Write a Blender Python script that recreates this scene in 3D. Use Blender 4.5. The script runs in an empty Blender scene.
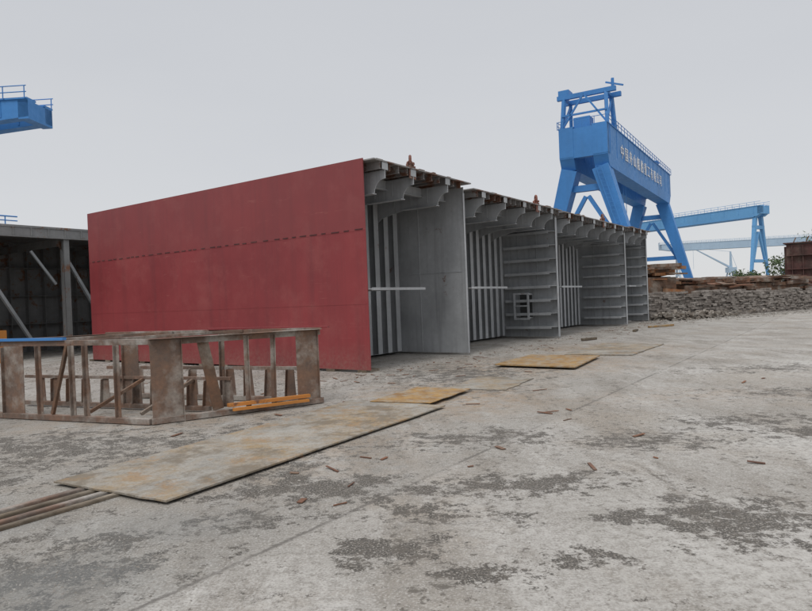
import bpy, bmesh, math, random
from mathutils import Vector, Matrix, noise
random.seed(7)
rad = math.radians
S = bpy.context.scene
S.view_settings.view_transform = 'Standard'
S.view_settings.look = 'None'
S.view_settings.exposure = 0

# ------------------------------------------------------------------ helpers
A0 = rad(35)
Rv = Vector((math.sin(A0), math.cos(A0), 0))
Lv = Vector((-math.cos(A0), math.sin(A0), 0))
Z = Vector((0, 0, 1))
P0 = Vector((-0.85, 14.4, 0))
def W(t, s, z=0.0):
    return P0 + Rv*t + Lv*s + Z*z

class M:
    def __init__(self): self.v = []; self.f = []
    def hexa(self, p):
        b = len(self.v); self.v += [Vector(x) for x in p]
        for q in ((0,3,2,1),(4,5,6,7),(0,1,5,4),(1,2,6,5),(2,3,7,6),(3,0,4,7)):
            self.f.append([b+i for i in q])
    def box(self, o, a, b, c):
        o = Vector(o)
        self.hexa([o, o+a, o+a+b, o+b, o+c, o+a+c, o+a+b+c, o+b+c])
    def beam(self, p, q, w, h=None, side=None, w2=None, h2=None):
        p = Vector(p); q = Vector(q); h = h or w
        w2 = w2 or w; h2 = h2 or h
        d = (q-p).normalized()
        if side is None:
            side = d.cross(Z)
            if side.length < 1e-3: side = Vector((1,0,0))
        side = (side - d*side.dot(d)).normalized()
        up = side.cross(d).normalized()
        def ring(c, w, h):
            return [c-side*w/2-up*h/2, c+side*w/2-up*h/2, c+side*w/2+up*h/2, c-side*w/2+up*h/2]
        self.hexa(ring(p,w,h)+ring(q,w2,h2))
    def prism(self, pts, ext):
        b = len(self.v); n = len(pts)
        self.v += [Vector(p) for p in pts] + [Vector(p)+ext for p in pts]
        self.f.append([b+i for i in range(n)][::-1]); self.f.append([b+n+i for i in range(n)])
        for i in range(n):
            j = (i+1) % n
            self.f.append([b+i, b+j, b+n+j, b+n+i])
    def tube(self, p, q, r, n=8, r2=None):
        p = Vector(p); q = Vector(q); d = (q-p).normalized(); r2 = r if r2 is None else r2
        a = d.cross(Z)
        if a.length < 1e-3: a = Vector((1,0,0))
        a.normalize(); c = a.cross(d)
        b = len(self.v)
        for base, rr in ((p,r),(q,r2)):
            for i in range(n):
                th = 2*math.pi*i/n
                self.v.append(base + a*math.cos(th)*rr + c*math.sin(th)*rr)
        for i in range(n):
            j = (i+1) % n
            self.f.append([b+i, b+j, b+n+j, b+n+i])
        self.f.append([b+i for i in range(n)][::-1]); self.f.append([b+n+i for i in range(n)])
    def torus(self, c, ax1, ax2, Rr, r, n=16, m=6, sc=1.0):
        ax3 = ax1.cross(ax2).normalized(); b = len(self.v)
        for i in range(n):
            th = 2*math.pi*i/n
            d = ax1*math.cos(th)+ax2*math.sin(th)
            for j in range(m):
                ph = 2*math.pi*j/m
                self.v.append(Vector(c)+ax1*math.cos(th)*Rr+ax2*math.sin(th)*Rr*sc + d*math.cos(ph)*r+ax3*math.sin(ph)*r)
        for i in range(n):
            for j in range(m):
                i2=(i+1)%n; j2=(j+1)%m
                self.f.append([b+i*m+j, b+i2*m+j, b+i2*m+j2, b+i*m+j2])
    def obj(self, name, mat, parent=None, bevel=0):
        me = bpy.data.meshes.new(name)
        me.from_pydata([tuple(v) for v in self.v], [], self.f)
        bm = bmesh.new(); bm.from_mesh(me)
        bmesh.ops.recalc_face_normals(bm, faces=bm.faces)
        bm.to_mesh(me); bm.free()
        me.materials.append(mat)
        o = bpy.data.objects.new(name, me); S.collection.objects.link(o)
        if parent: o.parent = parent
        if bevel:
            m = o.modifiers.new('bev','BEVEL'); m.width = bevel; m.segments = 1; m.limit_method='ANGLE'
        return o
def empty(name):
    e = bpy.data.objects.new(name, None); S.collection.objects.link(e); return e

# ------------------------------------------------------------------ materials
class N:
    def __init__(self, name):
        self.m = bpy.data.materials.new(name); self.m.use_nodes = True
        self.t = self.m.node_tree; self.b = self.t.nodes['Principled BSDF']
        tc = self.t.nodes.new('ShaderNodeTexCoord'); self.co = tc.outputs['Object']
    def n(self, ty, **k):
        x = self.t.nodes.new(ty)
        for a, v in k.items(): setattr(x, a, v)
        return x
    def l(self, a, b): self.t.links.new(a, b)
    def inp(self, sock, v):
        if isinstance(v, bpy.types.NodeSocket): self.l(v, sock)
        else: sock.default_value = v
    def mapping(self, loc=(0,0,0), rot=(0,0,0), sc=(1,1,1), src=None):
        x = self.n('ShaderNodeMapping'); self.l(src or self.co, x.inputs[0])
        x.inputs['Location'].default_value = loc; x.inputs['Rotation'].default_value = rot; x.inputs['Scale'].default_value = sc
        return x.outputs[0]
    def noise(self, scale, detail=6, rough=.6, src=None, dist=0):
        x = self.n('ShaderNodeTexNoise'); self.l(src or self.co, x.inputs['Vector'])
        x.inputs['Scale'].default_value = scale; x.inputs['Detail'].default_value = detail
        x.inputs['Roughness'].default_value = rough; x.inputs['Distortion'].default_value = dist
        return x.outputs['Fac']
    def rng(self, v, a, b, c=0., d=1.):
        x = self.n('ShaderNodeMapRange'); self.inp(x.inputs[0], v)
        for i, q in enumerate((a,b,c,d)): x.inputs[i+1].default_value = q
        return x.outputs[0]
    def math(self, op, a, b=0.):
        x = self.n('ShaderNodeMath', operation=op); self.inp(x.inputs[0], a); self.inp(x.inputs[1], b); return x.outputs[0]
    def mix(self, f, a, b, mode='MIX'):
        x = self.n('ShaderNodeMix', data_type='RGBA', blend_type=mode)
        self.inp(x.inputs[0], f)
        for s, v in ((x.inputs[6], a), (x.inputs[7], b)):
            if isinstance(v, (tuple, list)): s.default_value = (*v[:3], 1)
            else: self.l(v, s)
        return x.outputs[2]
    def bump(self, h, st=.3, d=.02):
        x = self.n('ShaderNodeBump'); self.l(h, x.inputs['Height']); x.inputs['Strength'].default_value = st
        x.inputs['Distance'].default_value = d; self.l(x.outputs[0], self.b.inputs['Normal'])
    def fin(self, col, rough=.7, metal=0.):
        self.inp(self.b.inputs['Base Color'], col if not isinstance(col, tuple) else (*col,1))
        self.inp(self.b.inputs['Roughness'], rough); self.b.inputs['Metallic'].default_value = metal
        return self.m

def paint(name, col, rust=(.16,.075,.04), amt=.62, var=.22, rough=.55, sc=1.0, streak=.25):
    n = N(name)
    a = n.noise(.7*sc, 4, .6); b = n.noise(9*sc, 4, .65)
    dark = tuple(c*(1-var) for c in col); lite = tuple(min(1,c*(1+var*.7)) for c in col)
    c = n.mix(n.rng(a,.3,.7), dark, lite)
    c = n.mix(n.rng(b,.35,.75,0,.35), c, tuple(x*.7 for x in col))
    st = n.noise(3*sc, 4, .6, src=n.mapping(sc=(2.2,2.2,.12)))
    c = n.mix(n.rng(st,.5,.72,0,streak), c, tuple(x*.45+.02 for x in col))
    r = n.noise(2.1*sc, 7, .72)
    rm = n.rng(r, amt, amt+.07)
    c = n.mix(rm, c, rust)
    n.bump(b, .2, .01)
    return n.fin(c, n.rng(b,.3,.7,rough-.1,rough+.15))
def rusty(name, c1=(.20,.10,.055), c2=(.10,.065,.045), c3=(.27,.23,.19), sc=1.0):
    n = N(name)
    a = n.noise(2.2*sc, 6, .7); b = n.noise(18*sc, 4, .7)
    c = n.mix(n.rng(a,.35,.62), c1, c2)
    c = n.mix(n.rng(n.noise(1.3*sc,5,.65,src=n.mapping(loc=(5,3,1))),.48,.62,0,.85), c, c3)
    c = n.mix(n.rng(b,.4,.75,0,.45), c, tuple(x*.5 for x in c2))
    n.bump(b, .4, .008)
    return n.fin(c, .85)

def red_mat():
    n = N('red_hull_paint')
    a = n.noise(.45, 5, .6); b = n.noise(14, 4, .6)
    c = n.mix(n.rng(a,.3,.72), (.20,.027,.031), (.275,.040,.044))
    st = n.noise(2.2, 6, .65, src=n.mapping(sc=(1.8,1.8,.1)))
    c = n.mix(n.rng(st,.48,.78,0,.45), c, (.12,.026,.03))
    dust = n.noise(1.1, 8, .7, src=n.mapping(loc=(4,9,2)))
    c = n.mix(n.rng(dust,.5,.76,0,.45), c, (.33,.10,.09))
    sz = n.n('ShaderNodeSeparateXYZ'); n.l(n.co, sz.inputs[0])
    c = n.mix(n.rng(sz.outputs[2], 3.22, 3.25, 0, .35), c, (.19,.05,.05))
    low = n.rng(sz.outputs[2], 0., .7, .55, 0.)
    c = n.mix(n.math('MULTIPLY', low, n.rng(b,.3,.7)), c, (.26,.17,.14))
    scr = n.noise(3.0, 8, .75, src=n.mapping(rot=(0,0,rad(35)), sc=(.3,.3,3)))
    c = n.mix(n.rng(scr,.62,.69,0,.5), c, (.36,.13,.11))
    n.bump(n.noise(.9, 3, .5), .35, .05)
    return n.fin(c, n.rng(a,.3,.7,.5,.66))
MRED = red_mat()
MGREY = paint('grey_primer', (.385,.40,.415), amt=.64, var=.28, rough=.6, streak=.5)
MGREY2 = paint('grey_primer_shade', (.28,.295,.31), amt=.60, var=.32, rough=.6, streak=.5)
MDECK = paint('deck_steel_edge', (.24,.23,.225), rust=(.13,.06,.035), amt=.50, var=.3)
MOLD = paint('weathered_grey', (.20,.20,.20), amt=.55, var=.3)
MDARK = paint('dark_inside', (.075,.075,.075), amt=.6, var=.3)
MRUST = rusty('rusted_steel')
MRUST2 = rusty('brown_rust', (.23,.10,.05), (.12,.06,.04), (.2,.14,.1))
MRUSTO = rusty('orange_rust', (.42,.17,.05), (.22,.09,.04), (.30,.20,.13))
MSEAM = rusty('seam_burn', (.09,.03,.03), (.06,.025,.025), (.13,.06,.055))
MFRAME = rusty('frame_steel', (.22,.125,.085), (.13,.095,.075), (.36,.34,.31))
MORG = paint('orange_paint', (.50,.20,.04), amt=.55)
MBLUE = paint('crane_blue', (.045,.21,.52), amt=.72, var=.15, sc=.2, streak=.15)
MBLUE2 = paint('crane_blue_haze_tint', (.12,.33,.60), amt=.75, var=.12, sc=.2, streak=.1)  # crane blue lightened so the paint colour carries distance haze
MBLUE3 = paint('crane_blue_far_haze_tint', (.36,.48,.60), amt=.8, var=.08, sc=.2, streak=.05)  # palest blue, stronger haze mixed into the colour of the farthest cranes
MWHITE = paint('white_paint', (.75,.76,.76), amt=.75, var=.1)
MWOOD = rusty('old_timber', (.17,.13,.09), (.09,.07,.05), (.28,.24,.19))

# ------------------------------------------------------------------ ground
def ground_mat():
    n = N('worn_concrete')
    warp = n.n('ShaderNodeTexNoise'); n.l(n.co, warp.inputs['Vector']); warp.inputs['Scale'].default_value=1.7
    warp.inputs['Detail'].default_value=5; warp.inputs['Roughness'].default_value=.7
    sub = n.n('ShaderNodeVectorMath', operation='SUBTRACT'); n.l(warp.outputs['Color'], sub.inputs[0]); sub.inputs[1].default_value=(.5,.5,.5)
    scl = n.n('ShaderNodeVectorMath', operation='SCALE'); n.l(sub.outputs[0], scl.inputs[0]); scl.inputs['Scale'].default_value=1.3
    add = n.n('ShaderNodeVectorMath', operation='ADD'); n.l(n.co, add.inputs[0]); n.l(scl.outputs[0], add.inputs[1])
    wco = add.outputs[0]
    def ellipses(EL, lo=.35, hi=1.35):
        acc = None
        for (x,y,rx,ry,w) in EL:
            mp = n.mapping(loc=(-x/rx,-y/ry,0), sc=(1/rx,1/ry,0), src=wco)
            ln = n.n('ShaderNodeVectorMath', operation='LENGTH'); n.l(mp, ln.inputs[0])
            e = n.rng(ln.outputs['Value'], lo, hi, w, 0.)
            acc = e if acc is None else n.math('MAXIMUM', acc, e)
        return acc
    big = n.noise(.16, 4, .6); med = n.noise(.9, 6, .65); fine = n.noise(14, 6, .75); vf = n.noise(60, 3, .65)
    c = n.mix(n.rng(big,.35,.65), (.345,.325,.30), (.43,.412,.387))
    c = n.mix(n.rng(med,.40,.62,0,.65), c, (.255,.237,.21))
    stk = n.noise(1.1, 6, .7, src=n.mapping(rot=(0,0,rad(28)), sc=(1.2,.35,1)))
    c = n.mix(n.rng(stk,.5,.62,0,.65), c, (.49,.472,.445))
    stk2 = n.noise(.8, 7, .76, src=n.mapping(rot=(0,0,rad(40)), loc=(7,2,0), sc=(1.2,.45,1)))
    c = n.mix(n.rng(stk2,.49,.58,0,.62), c, (.205,.18,.15))
    brn = n.noise(.42, 7, .72, src=n.mapping(loc=(11,4,0)))
    c = n.mix(n.rng(brn,.50,.62,0,.55), c, (.27,.225,.175))
    sep0 = n.n('ShaderNodeSeparateXYZ'); n.l(n.mapping(rot=(0,0,rad(35))), sep0.inputs[0])
    ex = n.math('ADD', sep0.outputs[0], n.math('MULTIPLY', n.math('SUBTRACT', fine, .5), .10))
    strip = n.math('MULTIPLY', n.rng(ex, -3.12, -3.28), n.rng(sep0.outputs[1], 2.5, 10., 1., .35))
    c = n.mix(n.math('MULTIPLY', strip, n.rng(med,.35,.6,.72,.2)), c, (.185,.176,.158))
    c = n.mix(n.rng(fine,.45,.62,0,.66), c, (.20,.183,.16))
    c = n.mix(n.rng(vf,.54,.64,0,.5), c, (.53,.515,.49))
    c = n.mix(n.rng(vf,.46,.38,0,.5), c, (.165,.15,.132))
    pale = ellipses([(2.6,3.6,2.2,.9,.8),(5.5,6.2,3.0,1.6,.7),(.1,2.9,1.2,.6,.6),(9,12,5,2.5,.6),(1.6,4.9,1.6,.2,.5)], .3, 1.2)
    c = n.mix(n.math('MULTIPLY', pale, n.rng(fine,.38,.60,.75,.05)), c, (.48,.463,.436))
    sep = n.n('ShaderNodeSeparateXYZ'); n.l(n.mapping(rot=(0,0,rad(35)), src=wco), sep.inputs[0])
    left = n.rng(sep.outputs[0], -2.4, -8.0)
    rst = ellipses([(.6,10.6,1.6,2.0,1.0),(3.0,14.8,2.4,2.2,.9),(-1.2,7.9,1.6,2.6,.5),(5.6,18.3,2.4,2.4,.7),(-3.4,9.4,2.6,1.4,.5),(4.5,9.6,2.5,.8,.35)], .2, 1.3)
    c = n.mix(n.math('MULTIPLY', rst, n.rng(n.noise(3.2,6,.7,src=n.mapping(loc=(2,8,0))),.40,.58,0,.75)), c, (.29,.19,.105))
    EL = [(2.3,4.45,.66,.66,1.0),(.85,5.42,1.15,.34,1.0),(-.16,4.1,.42,.26,.95),(.36,3.6,.28,.15,1.),(.96,3.85,.38,.17,.95),
          (-.75,5.5,.9,.5,1.0),(-2.3,4.0,.9,.8,.7),(-1.2,4.75,.7,.35,.6),(2.4,6.9,1.5,.5,.65),(3.9,7.6,1.1,.5,.65),(.8,7.3,1.2,.5,.7),
          (-1.6,7.2,.9,2.4,.7),(5.8,9.6,1.8,.7,.6),(-4.0,7.6,2.2,1.2,.6),(-5.2,6.3,2.0,1.0,.6),(4.4,7.0,.7,.35,.9),(1.3,13.2,1.8,2.4,.6),(1.5,4.5,.5,.12,.8),(.2,4.75,.8,.2,.7),(7.5,12.5,2.5,.8,.6)]
    patches = ellipses(EL)
    pn = n.noise(3.2, 8, .8)
    bias = n.math('ADD', n.math('MULTIPLY', patches, .25), n.math('MULTIPLY', left, .05))
    sm = n.math('ADD', n.math('ADD', n.math('MULTIPLY_ADD' if False else 'MULTIPLY', n.math('SUBTRACT', pn, .5), 1.35), bias), n.math('ADD', n.math('MULTIPLY', n.math('SUBTRACT', fine, .5), .5), .5))
    pm = n.rng(sm, .635, .695)
    vor = n.n('ShaderNodeTexVoronoi'); n.l(n.co, vor.inputs['Vector']); vor.inputs['Scale'].default_value = 70
    grav = n.mix(n.rng(vor.outputs['Distance'],.1,.6), (.145,.128,.108), (.048,.042,.036))
    grav = n.mix(n.rng(vf,.55,.62), grav, (.30,.28,.25))
    c = n.mix(n.math('MULTIPLY', pm, .9), c, grav)
    fl = n.noise(8.5, 6, .78, src=n.mapping(loc=(3,1,0)))
    fd = n.rng(n.math('ADD', stk2, n.math('MULTIPLY', patches, .15)), .38, .66, .655, .52)
    flm = n.rng(n.math('SUBTRACT', fl, fd), 0, .03, 0, .85)
    c = n.mix(flm, c, (.105,.092,.078))
    wet = ellipses([(-2.2,3.7,.9,.7,1.),(-1.9,4.7,.8,.4,.6),(-3.2,5.0,.5,.5,.7)], .3, 1.2)
    c = n.mix(n.math('MULTIPLY', wet, .45), c, (.15,.158,.155))
    jd = None
    for pos, wd, st_ in ((-3.2,.018,.75),(1.35,.010,.35),(6.2,.014,.4)):
        e = n.rng(n.math('ABSOLUTE', n.math('SUBTRACT', ex, pos)), wd*.4, wd*1.6, st_, 0)
        jd = e if jd is None else n.math('MAXIMUM', jd, e)
    c = n.mix(n.math('MULTIPLY', jd, n.rng(med,.40,.55,.15,1)), c, (.10,.09,.08))
    vc = n.n('ShaderNodeTexVoronoi'); vc.feature='DISTANCE_TO_EDGE'; n.l(wco, vc.inputs['Vector']); vc.inputs['Scale'].default_value=.38
    ck = n.math('MULTIPLY', n.rng(vc.outputs['Distance'],0,.007,1,0), n.rng(big,.42,.55,0,.6))
    c = n.mix(ck, c, (.12,.11,.10))
    h = n.math('ADD', n.math('MULTIPLY', fine, 1.0), n.math('MULTIPLY', vf, .35))
    n.bump(h, .9, .018)
    n.fin(c, n.rng(wet,0,1,.9,.5))
    return n.m
g = M()
xs = [-1500,-300,-80]+[-40+i*4 for i in range(21)]+[80,300,1500]
ys = [-400,-60,-10]+[-4+i*4 for i in range(23)]+[150,400,2500]
for y in ys:
    for x in xs: g.v.append(Vector((x,y,0)))
nx=len(xs)
for j in range(len(ys)-1):
    for i in range(nx-1): g.f.append([j*nx+i,j*nx+i+1,(j+1)*nx+i+1,(j+1)*nx+i])
g.obj('ground', ground_mat())

st = M()
def stone(x,y,r):
    b=len(st.v); h=r*random.uniform(.4,.8)
    for d in ((1,0,0),(.1,1,0),(-1,.1,0),(0,-1,0),(.1,.1,1)):
        st.v.append(Vector((x+d[0]*r*random.uniform(.6,1.3), y+d[1]*r*random.uniform(.6,1.3), d[2]*h*random.uniform(.8,1.2)-.001)))
    a=random.uniform(0,6.28); c,s_=math.cos(a),math.sin(a)
    for v in st.v[b:]:
        dx,dy=v.x-x,v.y-y; v.x=x+dx*c-dy*s_; v.y=y+dx*s_+dy*c
    for i in range(4): st.f.append([b+i,b+(i+1)%4,b+4])
for (cx,cy,rx,ry,cnt,rm) in ((2.3,4.45,.5,.45,420,.007),(.85,5.42,.8,.25,400,.007),(-.75,5.5,.7,.3,380,.008),(-.1,4.1,.3,.2,160,.007),(.4,3.6,.25,.15,90,.006),(.96,3.85,.3,.15,110,.006),
                    (-2.1,4.0,.8,.5,500,.008),(-1.5,7.7,1.0,1.8,700,.011),(-4.0,7.2,2.,1.2,900,.013),(1.,7.2,2,1,420,.009),(3.5,8,2.5,1.5,380,.010)):
    for i in range(cnt):
        stone(random.gauss(cx,rx*.6), random.gauss(cy,ry*.6), rm*random.uniform(.4,1.6))
for i in range(1500):
    t=random.uniform(-3,24); s=-abs(random.gauss(0,1.2))+.3
    p=W(t,s); stone(p.x,p.y,random.uniform(.006,.032)*(1.6 if random.random()<.08 else 1))
for i in range(1900):
    t=-abs(random.gauss(0,2.0)); s=random.uniform(-1,12)
    p=W(t,s); stone(p.x,p.y,random.uniform(.008,.04))
for i in range(1500):
    y=random.uniform(2.8,14); x=random.uniform(-.7,.7)*y; stone(x,y,random.uniform(.003,.010))
for i in range(900):
    x=random.uniform(12,26); y=33.6+(x-13)*.55-abs(random.gauss(0,1.2)); stone(x,y,random.uniform(.03,.12))
st.obj('gravel', rusty('loose_stone',(.25,.225,.20),(.13,.12,.105),(.40,.38,.35),sc=3))

# ------------------------------------------------------------------ hull blocks
SD = 2.4
def hull_block(t0, t1, H, ribbed, red=False, lug_t=None, girders=(), hatch=False, stringer=2.5):
    e = empty('ship_hull_block')
    H0 = .06
    if red:
        m = M(); m.box(W(t0-.03, -.02, H0), Rv*.03, Lv*11.55, Z*(H+.03-H0)); m.obj('shell_plate', MRED, e)
        m = M()
        s = .05
        while s < 11.4:
            ln = random.uniform(.12,.24)
            m.box(W(t0-.042, s, 3.232+random.uniform(-.006,.006)), Rv*.014, Lv*ln, Z*.022); s += ln+random.uniform(.06,.24)
        m.obj('weld_seam', MSEAM, e)
        m = M()
        m.box(W(t0-.034, 0, 1.55), Rv*.006, Lv*11.5, Z*.008); m.box(W(t0-.034, 0, 3.212), Rv*.006, Lv*11.5, Z*.010)
        m.obj('plate_joint', MRED, e)
        m = M()
        for s in [0.1+i*.95 for i in range(13)]: m.box(W(t0-.04, s, 0), Rv*.5, Lv*.25, Z*H0)
        m.obj('support_block', MWOOD, e)
    m = M(); m.box(W(t1-.03, -.04, H0), Rv*.03, Lv*11.55, Z*(H-.08-H0)); m.obj('bulkhead_plate', MGREY, e)
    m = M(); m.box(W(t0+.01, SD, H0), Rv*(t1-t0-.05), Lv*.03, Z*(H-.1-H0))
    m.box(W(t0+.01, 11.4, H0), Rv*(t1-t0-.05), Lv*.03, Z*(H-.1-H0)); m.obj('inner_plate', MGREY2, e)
    m = M(); t = t0+.3
    while t < t1-.35:
        m.box(W(t, SD-.34, H0+.05), Rv*.018, Lv*.335, Z*(H-.2-H0))
        m.box(W(t-.09, SD-.362, H0+.05), Rv*.20, Lv*.02, Z*(H-.2-H0))
        t += .46
    m.box(W(t0+.06, .35, H0+.02), Rv*.02, Lv*1.6, Z*(H-.3-H0))
    for k in range(8):
        z = .45+k*.52
        m.box(W(t0+.08, .35, z), Rv*.13, Lv*1.6, Z*.015)
    m.box(W(t0+.0, .33, H0+.02), Rv*.16, Lv*.02, Z*(H-.3-H0))
    m.obj('vertical_stiffener', MGREY, e, bevel=.003)
    m = M(); t = t0+.3
    while t < t1-.8:
        for z in (1.0,2.75,3.7):
            m.prism([W(t+.02,SD,z),W(t+.02,SD-.33,z),W(t+.02,SD,z+.33)], Rv*.012)
        t += .46
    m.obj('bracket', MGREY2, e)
    m = M()
    if ribbed:
        z = .42
        while z < H-.55:
            d = .33
            pts = [W(t1-.03, -.03, z), W(t1-.03-d*.55, -.03, z), W(t1-.03-d, .14, z)]
            pts += [W(t1-.03-d, SD-.45, z), W(t1-.03-d*.4, SD-.36, z), W(t1-.03, SD-.36, z)]
            m.prism(pts, Z*.016)
            m.box(W(t1-.03-d-.012, .14, z-.06), Rv*.016, Lv*(SD-.59), Z*.10)
            z += .50
        for s in (.75, 1.5):
            m.box(W(t1-.05, s, H0), Rv*.02, Lv*.03, Z*(H-.2-H0))
        m.box(W(t1-.16, -.055, H0), Rv*.16, Lv*.014, Z*(H-.25-H0))
    else:
        m.box(W(t1-.045, SD-.9, .1), Rv*.014, Lv*.02, Z*(H-.6))
        m.box(W(t1-.045, .1, 2.35), Rv*.014, Lv*(SD-.6), Z*.014)
        m.box(W(t1-.07, -.055, H0), Rv*.08, Lv*.014, Z*(H-.25-H0))
    m.obj('horizontal_rib', MGREY, e, bevel=.002)
    if hatch:
        m = M(); o=W(t1-.47,.95,.75)
        m.box(o, Rv*.05, Lv*.07, Z*.95); m.box(o+Lv*.55, Rv*.05, Lv*.07, Z*.95)
        m.box(o+Z*.9+Rv*.001, Rv*.05, Lv*.62, Z*.06); m.box(o-Z*.04+Rv*.001, Rv*.05, Lv*.62, Z*.06); m.box(o+Z*.45+Lv*.07, Rv*.04, Lv*.48, Z*.05)
        m.box(o+Rv*.05, Rv*.37, Lv*.02, Z*.06); m.box(o+Rv*.05+Lv*.6, Rv*.37, Lv*.02, Z*.06); m.box(o+Rv*.05+Z*.88, Rv*.37, Lv*.02, Z*.06)
        m.obj('hatch_frame', MGREY, e)
        m = M(); m.box(W(t1-.036,1.0,.8), Rv*.004, Lv*.5, Z*.85); m.obj('hatch_dark_sheet', MDARK, e)  # dark sheet on the solid plate, imitates the shaded hollow of an opening
    m = M()
    m.prism([W(t0+.0,-.12,1.88),W(t0+stringer,.1,1.88),W(t0+stringer,.5,1.88),W(t0+stringer*.7,SD-.37,1.88),W(t0+.0,SD-.37,1.88)], Z*.02)
    m.box(W(t0+.0,-.14,1.86), Rv*stringer+Lv*.22, Lv*.02, Z*.06)
    m.obj('stringer', MGREY, e)
    m = M(); m.box(W(t0+.02, -.30, H-.03), Rv*(t1-t0-.03), Lv*11.8, Z*.03)
    m.obj('deck_plate', MDECK, e)
    m = M(); t = t0+.3
    while t < t1-.2:
        m.box(W(t, -.26, H-.185), Rv*.014, Lv*2.6, Z*.152)
        m.box(W(t-.02, -.26, H-.20), Rv*.05, Lv*2.6, Z*.016)
        t += .36
    m.obj('deck_stiffener', MDECK, e)
    m = M()
    for t in girders:
        zt = H-.20
        pts = [W(t,-.28,zt), W(t,-.28,zt-.20)]
        for k in range(7):
            a = k/6*math.pi/2
            pts.append(W(t, -.28+.34*math.sin(a)*.9+.02, zt-.20-.30*(1-math.cos(a))))
        pts += [W(t,1.1,zt-.50), W(t,SD-.5,zt-.66), W(t,SD,zt-.95), W(t,SD,zt)]
        m.prism(pts, Rv*.02)
        m.box(W(t-.07,.05,zt-.52), Rv*.16, Lv*1.1, Z*.02)
        m.box(W(t-.10,-.285,H-.032-.17), Rv*.22, Lv*.02, Z*.165)
        for k in range(3):
            m.box(W(t-.012,.35+k*.55,zt-.40), Rv*.012, Lv*.05, Z*.38)
    m.box(W(t0+.1,.55,H-.42), Rv*(t1-t0-.2), Lv*.02, Z*.23)
    m.box(W(t0+.1,.50,H-.44), Rv*(t1-t0-.2), Lv*.12, Z*.02)
    m.obj('deck_girder', MGREY, e, bevel=.003)
    m = M(); t=t0+.2
    while t < t1-.3:
        w = random.uniform(.1,.45)
        m.box(W(t, -.30+random.uniform(0,.1), H+.001), Rv*w, Lv*random.uniform(.1,.4), Z*random.uniform(.01,.04))
        t += w+random.uniform(.1,.6)
    m.obj('deck_edge_tab', MRUST, e)
    if lug_t:
        m = M(); c = W(lug_t,-.22,H)
        m.prism([c-Rv*.16+Z*.001, c+Rv*.16+Z*.001, c+Rv*.13+Z*.14, c+Z*.22, c-Rv*.13+Z*.14], Lv*.035)
        m.torus(c+Z*.17+Lv*.017, (Lv*.6+Rv*.8).normalized(), Z, .11, .036, sc=1.2)
        m.box(c-Rv*.13-Lv*.05-Z*.26, Rv*.26, Lv*.03, Z*.32)
        m.tube(c+Z*.10-Lv*.09, c+Z*.10+Lv*.12, .04)
        m.obj('lifting_lug', rusty('lug_rust',(.24,.09,.06),(.15,.06,.05),(.2,.15,.12)), e)
    return e
hull_block(0, 4.45, 4.80, False, red=True, lug_t=1.6, girders=(.45,1.6,3.2))
hull_block(4.56, 11.25, 4.68, True, lug_t=9.1, girders=(5.2,6.6,8.0,9.2,10.3), hatch=True, stringer=2.7)
hull_block(11.4, 19.85, 4.66, True, lug_t=16.1, girders=(12,13.4,14.8,16.2,17.6,18.8), stringer=2.7)
hull_block(19.98, 23.7, 4.72, True, girders=(20.6,21.8,22.9), stringer=2.)

# open older block to the left
e = empty('ship_hull_block')
m = M()
m.box(W(-9,15,4.70), Rv*24, Lv*8, Z*.08)
m.box(W(-9,15.02,4.40), Rv*24, Lv*.04, Z*.3)
m.box(W(-9,14.96,4.36), Rv*24, Lv*.2, Z*.03)
for t in [-8.2+i*3.05 for i in range(8)]:
    m.box(W(t,15.05,0), Rv*.22, Lv*.03, Z*4.36); m.box(W(t,15.05,0), Rv*.02, Lv*.25, Z*4.36)
    m.prism([W(t,15.1,4.36),W(t,15.1,3.9),W(t,15.8,4.36)], Rv*.03)
    m.beam(W(t+.1,15.1,4.3), W(t+.1,22.5,4.3), .06, .3)
for t in [-8.6+i*.6 for i in range(30)]:
    m.box(W(t,14.98,4.40), Rv*.02, Lv*.04, Z*.3)
m.obj('frame', MOLD, e, bevel=.004)
m = M()
for t in [-8.2+i*3.05 for i in range(7)]:
    m.beam(W(t+.2,15.2,3.6), W(t+2.2,15.6,.4), .11, .11)
    m.beam(W(t+2.0,15.3,3.9), W(t+2.85,15.3,2.7), .08, .08)
m.obj('brace', MGREY2, e)
m = M(); m.box(W(-9,20.5,0), Rv*24, Lv*.03, Z*4.7)
for t in [-8.5+i*.7 for i in range(33)]: m.box(W(t,20.2,0), Rv*.02, Lv*.3, Z*4.6)
for z in (1.2,2.4,3.6): m.box(W(-9,20.1,z), Rv*24, Lv*.4, Z*.02)
for t in (-9,15): m.box(W(t,15,0), Rv*.03, Lv*5.5, Z*4.7)
m.obj('rear_plate', MOLD, e)
m = M()
for t in [-8.9+i*1.0 for i in range(9)]: m.tube(W(t,15.3,4.78), W(t,15.3,5.1), .02)
m.tube(W(-8.9,15.3,5.1), W(-.5,15.3,5.1), .025); m.tube(W(-8.9,15.3,4.95), W(-.5,15.3,4.95), .02)
m.obj('handrail', MBLUE, e)
m = M(); m.box(W(-2.,14.8,0), Rv*.9, Lv*.5, Z*.6); m.box(W(-1.9,14.85,.602), Rv*.7, Lv*.4, Z*.5)
m.obj('welding_cabinet', MORG, e)

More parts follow.
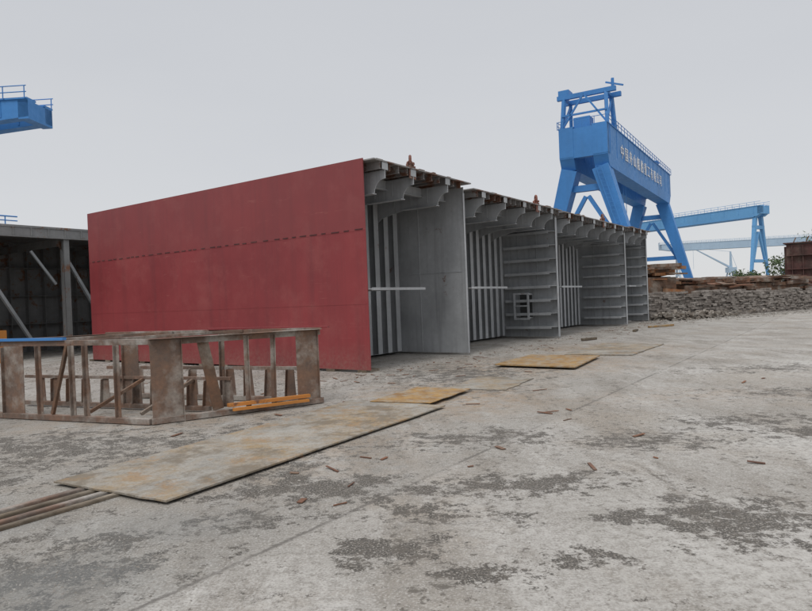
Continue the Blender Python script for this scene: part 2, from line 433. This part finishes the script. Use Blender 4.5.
# ------------------------------------------------------------------ rusty rack in front
e = empty('rusty_steel_rack')
C = Vector((-3.6,8.9,0)); D = Vector((-1.40,10.3,0)); u = (D-C).normalized(); a = Vector((-.927,.374,0)).normalized()
LA = 4.6; H = 1.19; wCD = (D-C).length
na = Vector((a.y,-a.x,0)); nu = Vector((u.y,-u.x,0))
rails = M(); pl = M(); br = M()
Ac = C+a*LA; F = D+a*LA
def rail(p,q,z,w=.06,tgt=rails):
    p=p+Z*z; q=q+Z*z; d=(q-p)
    sd=Vector((d.y,-d.x,0)).normalized()
    tgt.box(p, d, sd*w, Z*.008); tgt.box(p-Z*w, d, sd*.008, Z*(w-.001))
rail(C,Ac,H,.07); rail(D,F,H+.02,.07); rail(C+u*.0,D,H+.004,.09); rail(Ac,F,H-.01)
rails.beam(C+a*1.5+Z*(H-.02), D+a*1.5+Z*(H), .05); rails.beam(C+a*3.0+Z*(H-.02), D+a*3.0+Z*(H), .05)
for p,q in ((C,Ac),(D,F),(C,D)):
    rails.beam(p+Z*.05, q+Z*.05, .09, .08)
rails.beam(C+a*.6+u*1.3+Z*.06, Ac+u*1.3+Z*.06, .08, .07)
rails.beam(C+a*.2+u*1.3+Z*.52, Ac+u*1.3+Z*.52, .05, .05)
rail(D+a*.1,F,.58,.05)
def plate(o,dr,w,z0,z1,th=.012,tap=0,fl=True):
    nn=Vector((dr.y,-dr.x,0))
    lean=dr*random.uniform(-.015,.015)
    pl.prism([o+Z*z0,o+dr*w+Z*z0,o+dr*(w-tap)+Z*z1+lean,o+dr*tap+Z*z1+lean], nn*th)
    if fl:
        pl.prism([o+dr*w+Z*z0+nn*-.05,o+dr*w+Z*z0+nn*.05,o+dr*(w-tap)+lean+Z*(z1-.01)+nn*.05,o+dr*(w-tap)+lean+Z*(z1-.01)+nn*-.05], dr*.01)
plate(C+u*.02,u,.42,0.0,H-.01); plate(D-u*.42,u,.36,.02,H)
plate(C+a*2.5,a,.42,0.02,H-.07); plate(C+a*4.1,a,.4,.02,H-.07)
plate(C+u*1.3+a*2.0,a,.3,.08,H-.1)
for k in (.55,1.15,1.42,2.1,3.3):
    plate(C+a*k, a, .055, .08, H-.06)
for k in (1.35,1.75): plate(C+u*k,u,.06,.08,H-.02)
br.beam(C+u*.95+Z*.1+nu*-.05, C+u*.75+Z*(H-.05)+nu*-.05, .16,.03, side=u)
for k in [0.15+i*.36 for i in range(12)]:
    plate(C+u*1.3+a*(k+random.uniform(-.03,.03)), a, .17, .09, .50, tap=.03)
for k in [0.1+i*.40 for i in range(11)]:
    plate(D+a*(k+random.uniform(-.03,.03)), a, .18, .09, .55, tap=.03)
for k in [0.3,1.9,2.95]:
    plate(D+a*k, a, .07, .09, H)
for k in (.6,1.6): br.beam(C+u*.3+a*k+Z*.1, C+u*1.3+a*(k+.3)+Z*.5,.05,.05)
br.beam(C+a*1.9+Z*.1, C+a*1.55+Z*H*.95,.05,.05)
rails.obj('rail', MFRAME, e, bevel=.003); pl.obj('upright_plate', rusty('upright_rust',(.22,.125,.08),(.135,.095,.075),(.33,.30,.265),sc=1.2), e, bevel=.003); br.obj('diagonal_plate', MRUST, e, bevel=.003)
m=M(); m.beam(C+u*1.05+Z*.16-nu*-.08, C+u*2.35+Z*.16-nu*-.08, .07,.05); m.beam(C+u*1.1+Z*.10-nu*-.16, C+u*2.3+Z*.10-nu*-.16, .05,.04)
m.obj('orange_bar', MORG, e)
m=M(); m.beam(C+a*1.6+Z*(H+.035), C+a*4.4+Z*(H+.03), .07,.04); m.obj('blue_bar', MBLUE, e)
m=M(); m.beam(D+u*.15+Z*(H+.03), D+a*2.2+Z*(H+.045), .08,.03); m.obj('red_bar', MRED, e)

# ------------------------------------------------------------------ steel plates on the ground
def dusty():
    n=N('dusty_steel_plate')
    a_=n.noise(.8,6,.7); b=n.noise(7,7,.75); c_=n.noise(40,4,.6)
    c=n.mix(n.rng(a_,.42,.58),(.225,.21,.185),(.28,.195,.10))
    c=n.mix(n.rng(b,.42,.60,0,.7),c,(.31,.297,.27))
    c=n.mix(n.rng(n.noise(1.7,8,.78,src=n.mapping(loc=(3,3,3))),.49,.57,0,.8),c,(.145,.115,.08))
    c=n.mix(n.rng(n.noise(2.1,8,.78,src=n.mapping(loc=(13,3,5))),.54,.61,0,.6),c,(.28,.165,.07))
    c=n.mix(n.rng(n.noise(1.1,8,.75,src=n.mapping(loc=(8,1,3))),.51,.61,0,.8),c,(.33,.315,.285))
    c=n.mix(n.rng(c_,.5,.68,0,.5),c,(.13,.115,.095))
    n.bump(n.math('ADD',b,c_),.45,.008)
    return n.fin(c,.8)
def yellowish():
    n=N('yellow_rust_plate')
    b=n.noise(3,7,.7)
    c=n.mix(n.rng(b,.38,.62),(.35,.21,.07),(.21,.12,.05)); c=n.mix(n.rng(n.noise(5,7,.75),.46,.60,0,.8),c,(.30,.27,.22))
    n.bump(b,.3,.006); return n.fin(c,.8)
MPL=dusty(); MYE=yellowish()
def gplate(pts,z0,th,mat,rag=.008):
    m=M(); out=[]
    for i,p in enumerate(pts):
        q=pts[(i+1)%len(pts)]; p=Vector((*p,z0)); q=Vector((*q,z0))
        for k in range(10):
            v=p.lerp(q,k/10)
            if k: v+=Vector((random.uniform(-1,1),random.uniform(-1,1),0))*rag
            out.append(v)
    m.prism(out,Z*th); return m.obj('steel_ground_plate',mat)
gplate([(-3.34,5.95),(-2.02,5.22),(.52,9.38),(-.92,10.25)],.026,.016,MPL,.012)
gplate([(-.62,9.95),(.30,9.55),(1.05,10.9),(.15,11.4)],.047,.010,MYE,.02)
gplate([(.65,11.3),(1.65,10.9),(2.4,12.3),(1.4,12.9)],.004,.014,MPL,.03)
gplate([(1.98,14.6),(3.5,13.45),(4.7,15.7),(3.2,16.7)],.045,.025,MYE)
gplate([(4.1,16.8),(5.6,16.0),(7.6,19.0),(6.1,20.0)],.004,.025,MPL,.02)
e=empty('steel_bearer_bundle')
for k in range(4):
    m=M(); off=Vector((-.80,.52,0))*(k*.16)
    p=Vector((-3.4,4.35,0))+off; q=p+Vector((.56,.83,0))*2.6
    m.beam(p+Z*.012,q+Z*.012,.05,.022); m.beam(p+Z*.013+Vector((.040,-.027,0)),q+Z*.013+Vector((.040,-.027,0)),.008,.024)
    m.obj('bearer',(MWOOD,MFRAME,MWOOD,MFRAME)[k],e,bevel=.003)
for i,(x,y,l,an,mt) in enumerate(((5.9,21.6,.7,35,MWOOD),(10.5,27.8,1.6,30,MYE),(9.0,25.4,.6,60,MWOOD))):
    d=Vector((math.cos(rad(an)),math.sin(rad(an)),0)); m=M(); m.beam(Vector((x,y,.05)),Vector((x,y,.05))+d*l,.12,.08)
    m.obj('timber_offcut',mt,bevel=.006)
# small steel scraps lying about
m=M(); random.seed(21)
for i in range(150):
    if i<110: p_=W(random.uniform(-2,24),-abs(random.gauss(.3,1.0)))
    else:
        y=random.uniform(5,14); p_=Vector((random.uniform(-.5,.6)*y,y,0))
    an=random.uniform(0,3.14); d=Vector((math.cos(an),math.sin(an),0)); l=random.uniform(.04,.26)
    m.beam(p_+Z*.008,p_+d*l+Z*random.uniform(.008,.02),random.uniform(.01,.05),.008)
m.obj('steel_scraps',MRUST2)

# ------------------------------------------------------------------ gantry cranes
def gantry(c1,c2,zb,gh,gw,spread,mat,mast=False,ext=(2.5,5),text=False,cab=True,legs=(1,1),fat=1.0):
    e=empty('gantry_crane')
    c1=Vector((*c1,0)); c2=Vector((*c2,0)); d=(c2-c1).normalized(); n_=Vector((-d.y,d.x,0))
    m=M()
    a1=c1-d*ext[0]; b1=c2+d*ext[1]; Lg=(b1-a1).length
    gwb=gw*.30
    for sg in (-1,1):
        o=a1+n_*(sg*(gw/2-gwb/2)-gwb/2)
        pts=[o+Z*(zb+gh*.3),o+Z*(zb+gh),o+d*Lg+Z*(zb+gh),o+d*Lg+Z*(zb+gh*.3),o+d*(Lg-ext[1]*.6)+Z*zb,o+d*ext[0]*.6+Z*zb]
        m.prism(pts,n_*gwb)
        m.box(o-n_*.12+Z*(zb+gh),d*Lg,n_*(gwb+.24),Z*.15)
        m.box(o+d*ext[0]-n_*.1+Z*(zb-.15),d*(Lg-ext[0]-ext[1]),n_*(gwb+.2),Z*.15)
        k=1.5
        while k<Lg: m.box(o+d*k-n_*.05+Z*(zb+gh*.3),d*.12,n_*(gwb+.1),Z*(gh*.68)); k+=4
    for o in (a1,b1-d*1.0): m.box(o-n_*gw/2+Z*(zb+gh*.3-.2)+d*.05,d*.95,n_*gw,Z*(gh*.7+.1))
    m.obj('box_girder',mat,e)
    m=M()
    for i,cc in enumerate((c1,c2)):
        if not legs[i]: continue
        for sg in (-1,1):
            tp=cc+n_*sg*gw*.32+Z*zb; bt=cc+n_*sg*spread+Z*1.2
            m.beam(tp,bt,gh*.36*fat,gh*.34*fat,side=d,w2=gh*.22*fat,h2=gh*.20*fat)
            for q in (-1.6,1.6): m.box(bt+d*-.5+n_*(q-.9)-Z*1.2,d*1,n_*1.8,Z*1.1)
            m.beam(bt-n_*3,bt+n_*3,.9,.8)
            m.beam(cc+n_*sg*spread*.62+Z*(zb*.42),cc+n_*sg*.2+Z*(zb*.80),.55,.55)
        m.beam(cc-n_*spread*.62+Z*zb*.42,cc+n_*spread*.62+Z*zb*.42,.8,.8)
        m.beam(cc-n_*gw*.55+Z*zb*.86,cc+n_*gw*.55+Z*zb*.86,.9,.9)
    if legs[0] and cab:
        p=c1-n_*(gw*.32+.2)+Z*zb-d*1.6; q=c1-n_*(spread+.2)+Z*2-d*1.6
        m.beam(p,q,.08); m.beam(p+n_*.7,q+n_*.7,.08)
        for k in range(30): 
            r_=p.lerp(q,k/30); m.beam(r_,r_+n_*.7,.06)
    m.obj('leg',mat,e)
    m=M()
    for sg in (-1,1):
        o=a1+n_*sg*(gw/2+.2)
        k=0
        while k<=Lg:
            m.tube(o+d*k+Z*(zb+gh),o+d*k+Z*(zb+gh+1.15),.05,5); k+=2
        for h in (.6,1.15): m.tube(o+Z*(zb+gh+h),o+d*Lg+Z*(zb+gh+h),.05,5)
    k=-gw/2
    while k<=gw/2+.01:
        m.tube(a1+n_*k+Z*(zb+gh),a1+n_*k+Z*(zb+gh+1.15),.05,5); k+=gw/4
    m.tube(a1-n_*gw/2+Z*(zb+gh+1.15),a1+n_*gw/2+Z*(zb+gh+1.15),.05,5)
    m.obj('handrail',mat,e)
    if cab:
        m=M(); o=b1-d*4-n_*1.5+Z*(zb+gh+.2); m.box(o,d*3,n_*3,Z*2.4); m.box(o-d*.15-n_*.15+Z*2.4,d*3.3,n_*3.3,Z*.2)
        for k in (.3,1.2,2.1): m.box(o+d*k-n_*.04+Z*1.1,d*.6,n_*.05,Z*.8)
        m.obj('machinery_house',mat,e)
        m=M(); o=c1+d*22-n_*gw*.3+Z*(zb+gh+.16); m.box(o,d*4,n_*gw*.6,Z*1.3); m.box(o+d*.8+n_*.5+Z*1.3,d*1.6,n_*2,Z*.9)
        for q in (1,3): m.tube(o+d*q+n_*gw*.3-Z*3,o+d*q+n_*gw*.3-Z*(gh+8),.06,5)
        m.box(o+d*1.2+n_*(gw*.3-.6)-Z*(gh+9.2),d*1.6,n_*1.2,Z*1.3)
        m.obj('trolley',mat,e)
    if mast:
        m=M(); zt=zb+gh
        pc=a1+d*1.2; pd=d*4.5; hw=gw*.47; mh=5.0
        for sg in (-1,1):
            for q in (0,1):
                m.beam(pc+pd*q+n_*sg*hw+Z*zt,pc+pd*(.15+.7*q)+n_*sg*hw*.93+Z*(zt+mh),.5,.5)
            m.beam(pc+n_*sg*hw+Z*(zt+.3),pc+pd*.85+n_*sg*hw*.93+Z*(zt+mh-.4),.25,.25)
            m.beam(pc+pd*.15+n_*sg*hw*.93+Z*(zt+mh),pc+pd*.85+n_*sg*hw*.93+Z*(zt+mh),.4,.4)
        for q in (.15,.85):
            m.beam(pc+pd*q-n_*(hw+1.2)+Z*(zt+mh+.1),pc+pd*q+n_*(hw+.8)+Z*(zt+mh+.1),.55,.65)
        m.beam(pc-n_*hw+Z*(zt+2.2),pc+n_*hw+Z*(zt+2.2),.25,.25)
        m.beam(pc-n_*hw+Z*(zt+.3),pc-n_*0+Z*(zt+mh),.25,.25); m.beam(pc+n_*hw+Z*(zt+.3),pc-n_*0+Z*(zt+mh),.25,.25)
        m.beam(pc+pd*.5-n_*(hw+.4)+Z*(zt+mh+.4),pc+pd*.5-n_*(hw+.4)+Z*(zt+mh+2.1),.35,.35)
        m.beam(pc+pd*.5-n_*(hw+1.9)+Z*(zt+mh+.8),pc+pd*.5-n_*(hw-.6)+Z*(zt+mh+1.7),.22,.22)
        m.box(pc+pd*.1+n_*(hw-1)+Z*(zt+mh+.4),d*2,n_*1.6,Z*.8)
        m.box(pc-n_*.8+Z*(zt+.2),d*2,n_*2.4,Z*1.5)
        m.obj('maintenance_mast',mat,e)
    if text:
        cu=bpy.data.curves.new('lettering','FONT'); cu.body='中国舟山船舶重工有限公司'; cu.size=2.3; cu.extrude=.02; cu.space_character=1.5
        o=bpy.data.objects.new('lettering',cu); S.collection.objects.link(o); o.parent=e
        cu.materials.append(MWHITE)
        pos=c1+d*6-n_*(gw/2+.09)+Z*(zb+gh*.40)
        Mx=Matrix((( d.x,0,-n_.x,pos.x),(d.y,0,-n_.y,pos.y),(0,1,0,pos.z),(0,0,0,1)))
        o.matrix_world=Mx
    return e
gantry((27.2,94),(52.4,135),19.8,6.0,7.0,7.6,MBLUE,mast=True,text=True,ext=(1.5,2.5),fat=1.15)
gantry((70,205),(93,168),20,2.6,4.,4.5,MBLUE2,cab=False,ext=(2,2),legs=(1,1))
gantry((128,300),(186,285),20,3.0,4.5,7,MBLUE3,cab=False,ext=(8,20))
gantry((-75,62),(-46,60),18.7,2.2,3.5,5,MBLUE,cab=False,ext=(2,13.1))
# distant jib cranes
def jib(x,y,h,sg):
    e=empty('jib_crane'); b=Vector((x,y,0)); m=M()
    for q in (-2,2):
        for r_ in (-2,2): m.beam(b+Vector((q*1.6,r_*1.6,0)),b+Vector((q*.6,r_*.6,h*.4)),.6)
    m.box(b+Vector((-2,-2,h*.4)),Vector((4,0,0)),Vector((0,4,0)),Z*2.6)
    m.beam(b+Z*h*.42,b+Z*h*.85,1.2,1.2,w2=.6,h2=.6)
    m.beam(b+Z*(h*.5),b+Vector((sg*h*.8,0,h*.95)),.9,.9,w2=.4,h2=.4)
    m.tube(b+Z*h*.85,b+Vector((sg*h*.8,0,h*.95)),.09,5); m.tube(b+Z*h*.85,b+Vector((-sg*3,0,h*.5)),.09,5)
    m.tube(b+Vector((sg*h*.8,0,h*.95)),b+Vector((sg*h*.8,0,h*.5)),.07,5)
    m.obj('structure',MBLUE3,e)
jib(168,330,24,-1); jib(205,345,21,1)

# ------------------------------------------------------------------ stacked rubble wall, scrap
m=M(); p=Vector((12.6,34.3,0)); q=Vector((31,44.5,0)); d=(q-p).normalized(); nn=Vector((-d.y,d.x,0)); Lw=(q-p).length
for row in range(13):
    x=0
    while x<Lw:
        w=random.uniform(.15,.6); h=.115
        top=13-1.2*abs(noise.noise(Vector((x*.35,7,0))))*3
        if row<top-random.random()*1.0:
            j=random.uniform(-.09,.09)-row*-.012
            tl=random.uniform(-.03,.03)
            m.box(p+d*(x+.01)+nn*j+Z*(row*h+.002+random.uniform(-.012,.012)),d*(w-.02)+Z*tl,nn*.6+Z*random.uniform(-.03,.03)+d*random.uniform(-.05,.05),Z*h*random.uniform(.75,1.03))
        x+=w
m.box(p+nn*.22,d*Lw,nn*.5,Z*1.1)
m.obj('rubble_wall',rusty('wall_stone',(.26,.23,.205),(.15,.13,.115),(.35,.32,.29),sc=1.6))
def scrap(name,base,dr,length,depth,z0,z1,mats,nb,seed):
    random.seed(seed); e=empty(name); nn=Vector((-dr.y,dr.x,0)); ms=[M() for _ in mats]
    for i in range(nb):
        k=random.randrange(len(mats)); x=random.uniform(0,length); z=random.uniform(z0,z1); y=random.uniform(0,depth)
        l=random.uniform(.8,2.8); an=random.choice((0,0,0,random.uniform(-.5,.5),1.57))
        dd=(dr*math.cos(an)+nn*math.sin(an)); l=min(l,length-x+.6)
        if random.random()<.5: ms[k].beam(base+dr*x+nn*y+Z*z,base+dr*x+nn*y+Z*z+dd*l+Z*random.uniform(-.12,.12),random.uniform(.1,.3),random.uniform(.08,.25))
        else: ms[k].box(base+dr*x+nn*y+Z*z,dd*l,nn*random.uniform(.3,1.2)+Z*random.uniform(-.1,.15),Z*random.uniform(.02,.08))
    ms[0].box(base+nn*.3+Z*0,dr*length,nn*depth,Z*(z0+ (z1-z0)*.55))
    for a_,b_ in zip(ms,mats): a_.obj('piece',b_,e)
scrap('steel_scrap_pile',Vector((13.8,36.3,0)),d,2.7,2,1.5,3.1,[MRUST,MRUSTO,MRUSTO],80,3)
scrap('steel_scrap_pile',Vector((16.8,38.0,0)),d,13,2,1.3,2.3,[MRUST,MRUST2,MFRAME],190,4)
random.seed(11)
e=empty('rusty_hull_section'); m=M(); o=Vector((31.0,52,0))
dx=Vector((.8,-.6,0)); dy=Vector((.6,.8,0))
m.box(o,dx*.05,dy*5,Z*5.0); m.box(o+dx*.05,dx*7,dy*.05,Z*4.9); m.box(o+Z*5.0-dx*.2-dy*.2,dx*7.4,dy*5.2,Z*.08)
for k in range(9): m.box(o+dx*(.4+k*.75)-dy*.25,dx*.04,dy*.25,Z*4.8)
for z in (1.6,2.9,4.0): m.box(o+Z*z-dy*.3,dx*7,dy*.3,Z*.05)
for k in range(5): m.box(o+dx*-.2+dy*(.5+k*1),dx*.2,dy*.04,Z*4.8)
m.obj('plating',rusty('maroon_rust',(.13,.05,.045),(.07,.04,.035),(.15,.10,.08),sc=.5),e)
m=M()
for k in range(7): m.beam(o+dx*(.4+k*.9)+dy*1+Z*5.08,o+dx*(.6+k*.9)+dy*1+Z*random.uniform(5.3,5.8),.08)
m.obj('rebar',MRUST,e)
m=M()
for i in range(520):
    x=abs(random.gauss(0,2.6)); r=random.uniform(.05,.2)
    b=p+d*(x+.6)-nn*random.uniform(.1,1.6)
    h=max(.0,.35-.25*abs(random.gauss(0,1)))
    v1=Vector((random.uniform(-1,1),random.uniform(-1,1),random.uniform(-.4,.4))).normalized()
    m.beam(b+Z*(h),b+Z*h+v1*r*1.5,r,r*.6)
m.obj('rubble_heap',rusty('rubble',(.27,.24,.21),(.15,.125,.10),(.38,.355,.32),sc=2))
nf=N('leaf_green'); MLEAF=nf.fin(nf.mix(nf.rng(nf.noise(1.2,4),.35,.65),(.045,.075,.03),(.10,.14,.055)),.8)
nb=N('bark'); MBARK=nb.fin(nb.mix(nb.noise(6),(.07,.055,.04),(.13,.105,.08)),.9)
def tree(x,y,h,seed):
    random.seed(seed); e=empty('broadleaf_tree'); t_=M(); l_=M(); b=Vector((x,y,0))
    t_.tube(b,b+Z*h*.5,.18,7,.11)
    for k in range(11):
        a_=random.uniform(0,6.28); p0=b+Z*h*random.uniform(.28,.5); l=h*random.uniform(.2,.36)
        p1=p0+Vector((math.cos(a_)*l*.7,math.sin(a_)*l*.7,l*random.uniform(.5,1.3))); t_.tube(p0,p1,.07,5,.02)
        for j in range(110):
            c=p1+Vector((random.gauss(0,1),random.gauss(0,1),random.gauss(0,.8)))*h*.085
            q=len(l_.v)
            for _ in range(3): l_.v.append(c+Vector((random.uniform(-1,1),random.uniform(-1,1),random.uniform(-1,1)))*.26)
            l_.f.append([q,q+1,q+2])
    t_.obj('trunk',MBARK,e); l_.obj('crown',MLEAF,e)
tree(60,93,9.6,1); tree(54.5,92,6.2,2); tree(64,97,8,3); tree(48,90,4.5,4)
m=M(); random.seed(5)
for i in range(5200):
    x=random.uniform(-420,520); hh=5+4*noise.noise(Vector((x*.03,0,0)))+2*noise.noise(Vector((x*.15,3,0)))
    z=random.uniform(0,1)**.8*hh; y=430+random.uniform(-6,6); r=random.uniform(.7,1.6)
    c=Vector((x,y,z)); b=len(m.v)
    for k in range(3): m.v.append(c+Vector((random.uniform(-1,1),random.uniform(-1,1),random.uniform(-1,1)))*r*1.4)
    m.f.append([b,b+1,b+2])
me=bpy.data.meshes.new('tree_line'); me.from_pydata([tuple(v) for v in m.v],[],m.f)
n=N('distant_foliage'); me.materials.append(n.fin(n.mix(n.rng(n.noise(.3),.3,.7),(.10,.13,.09),(.16,.19,.14)),.9))  # paler, greyer greens put distance haze into the foliage colour
S.collection.objects.link(bpy.data.objects.new('tree_line',me))
e=empty('floodlight_mast'); m=M(); b=Vector((36,108,0)); m.tube(b,b+Z*15,.22,8,.1); m.box(b+Z*15-Vector((1.2,.2,0)),Vector((2.4,0,0)),Vector((0,.4,0)),Z*.3)
for k in (-1,-.3,.4): m.box(b+Vector((k,-.5,15.3)),Vector((.5,0,0)),Vector((0,.4,0)),Z*.45)
m.obj('mast',MGREY,e)

# ------------------------------------------------------------------ light
w=bpy.data.worlds.new('World'); S.world=w; w.use_nodes=True; t=w.node_tree; t.nodes.clear()
out=t.nodes.new('ShaderNodeOutputWorld'); mx=t.nodes.new('ShaderNodeMixShader'); mx.inputs[0].default_value=.90
sky=t.nodes.new('ShaderNodeTexSky'); sky.sky_type='NISHITA'; sky.sun_disc=False; sky.sun_elevation=rad(58); sky.sun_rotation=rad(200)
b1=t.nodes.new('ShaderNodeBackground'); b1.inputs[1].default_value=.06; t.links.new(sky.outputs[0],b1.inputs[0])
b2=t.nodes.new('ShaderNodeBackground'); b2.inputs[1].default_value=1.06
tc=t.nodes.new('ShaderNodeTexCoord'); sp=t.nodes.new('ShaderNodeSeparateXYZ'); t.links.new(tc.outputs['Generated'],sp.inputs[0])
nz=t.nodes.new('ShaderNodeTexNoise'); mp=t.nodes.new('ShaderNodeMapping'); mp.inputs['Scale'].default_value=(1,1,3.5)
t.links.new(tc.outputs['Generated'],mp.inputs[0]); t.links.new(mp.outputs[0],nz.inputs['Vector']); nz.inputs['Scale'].default_value=1.6; nz.inputs['Detail'].default_value=4
ad=t.nodes.new('ShaderNodeMath'); ad.operation='MULTIPLY_ADD'; t.links.new(nz.outputs['Fac'],ad.inputs[0]); ad.inputs[1].default_value=.28
sb=t.nodes.new('ShaderNodeMath'); sb.operation='SUBTRACT'; t.links.new(sp.outputs[2],sb.inputs[0]); sb.inputs[1].default_value=.14; t.links.new(sb.outputs[0],ad.inputs[2])
cr=t.nodes.new('ShaderNodeValToRGB'); t.links.new(ad.outputs[0],cr.inputs[0])
cr.color_ramp.elements[0].position=0; cr.color_ramp.elements[0].color=(.70,.708,.72,1)
cr.color_ramp.elements[1].position=1; cr.color_ramp.elements[1].color=(1.5,1.51,1.53,1)
for pz,cl in ((.15,(.665,.675,.695)),(.42,(.60,.615,.645)),(.62,(.92,.93,.95))):
    q=cr.color_ramp.elements.new(pz); q.color=(*cl,1)
t.links.new(cr.outputs[0],b2.inputs[0]); t.links.new(b1.outputs[0],mx.inputs[1]); t.links.new(b2.outputs[0],mx.inputs[2]); t.links.new(mx.outputs[0],out.inputs[0])
sl=bpy.data.lights.new('sun','SUN'); sl.energy=1.25; sl.angle=rad(18); sl.color=(1,.97,.93)
so=bpy.data.objects.new('sun',sl); S.collection.objects.link(so)
az=rad(200); el=rad(58); dirv=Vector((math.sin(az)*math.cos(el),math.cos(az)*math.cos(el),math.sin(el)))
so.rotation_euler=dirv.to_track_quat('Z','Y').to_euler()

# ------------------------------------------------------------------ camera
cd=bpy.data.cameras.new('camera'); cd.sensor_width=36; cd.lens=28.4; cd.clip_end=4000; cd.clip_start=.05
co=bpy.data.objects.new('camera',cd); S.collection.objects.link(co)
co.matrix_world=Matrix.Translation((0,0,1.6)) @ Matrix.Rotation(rad(90-.45),4,'X') @ Matrix.Rotation(rad(-2.2),4,'Z')
S.camera=co
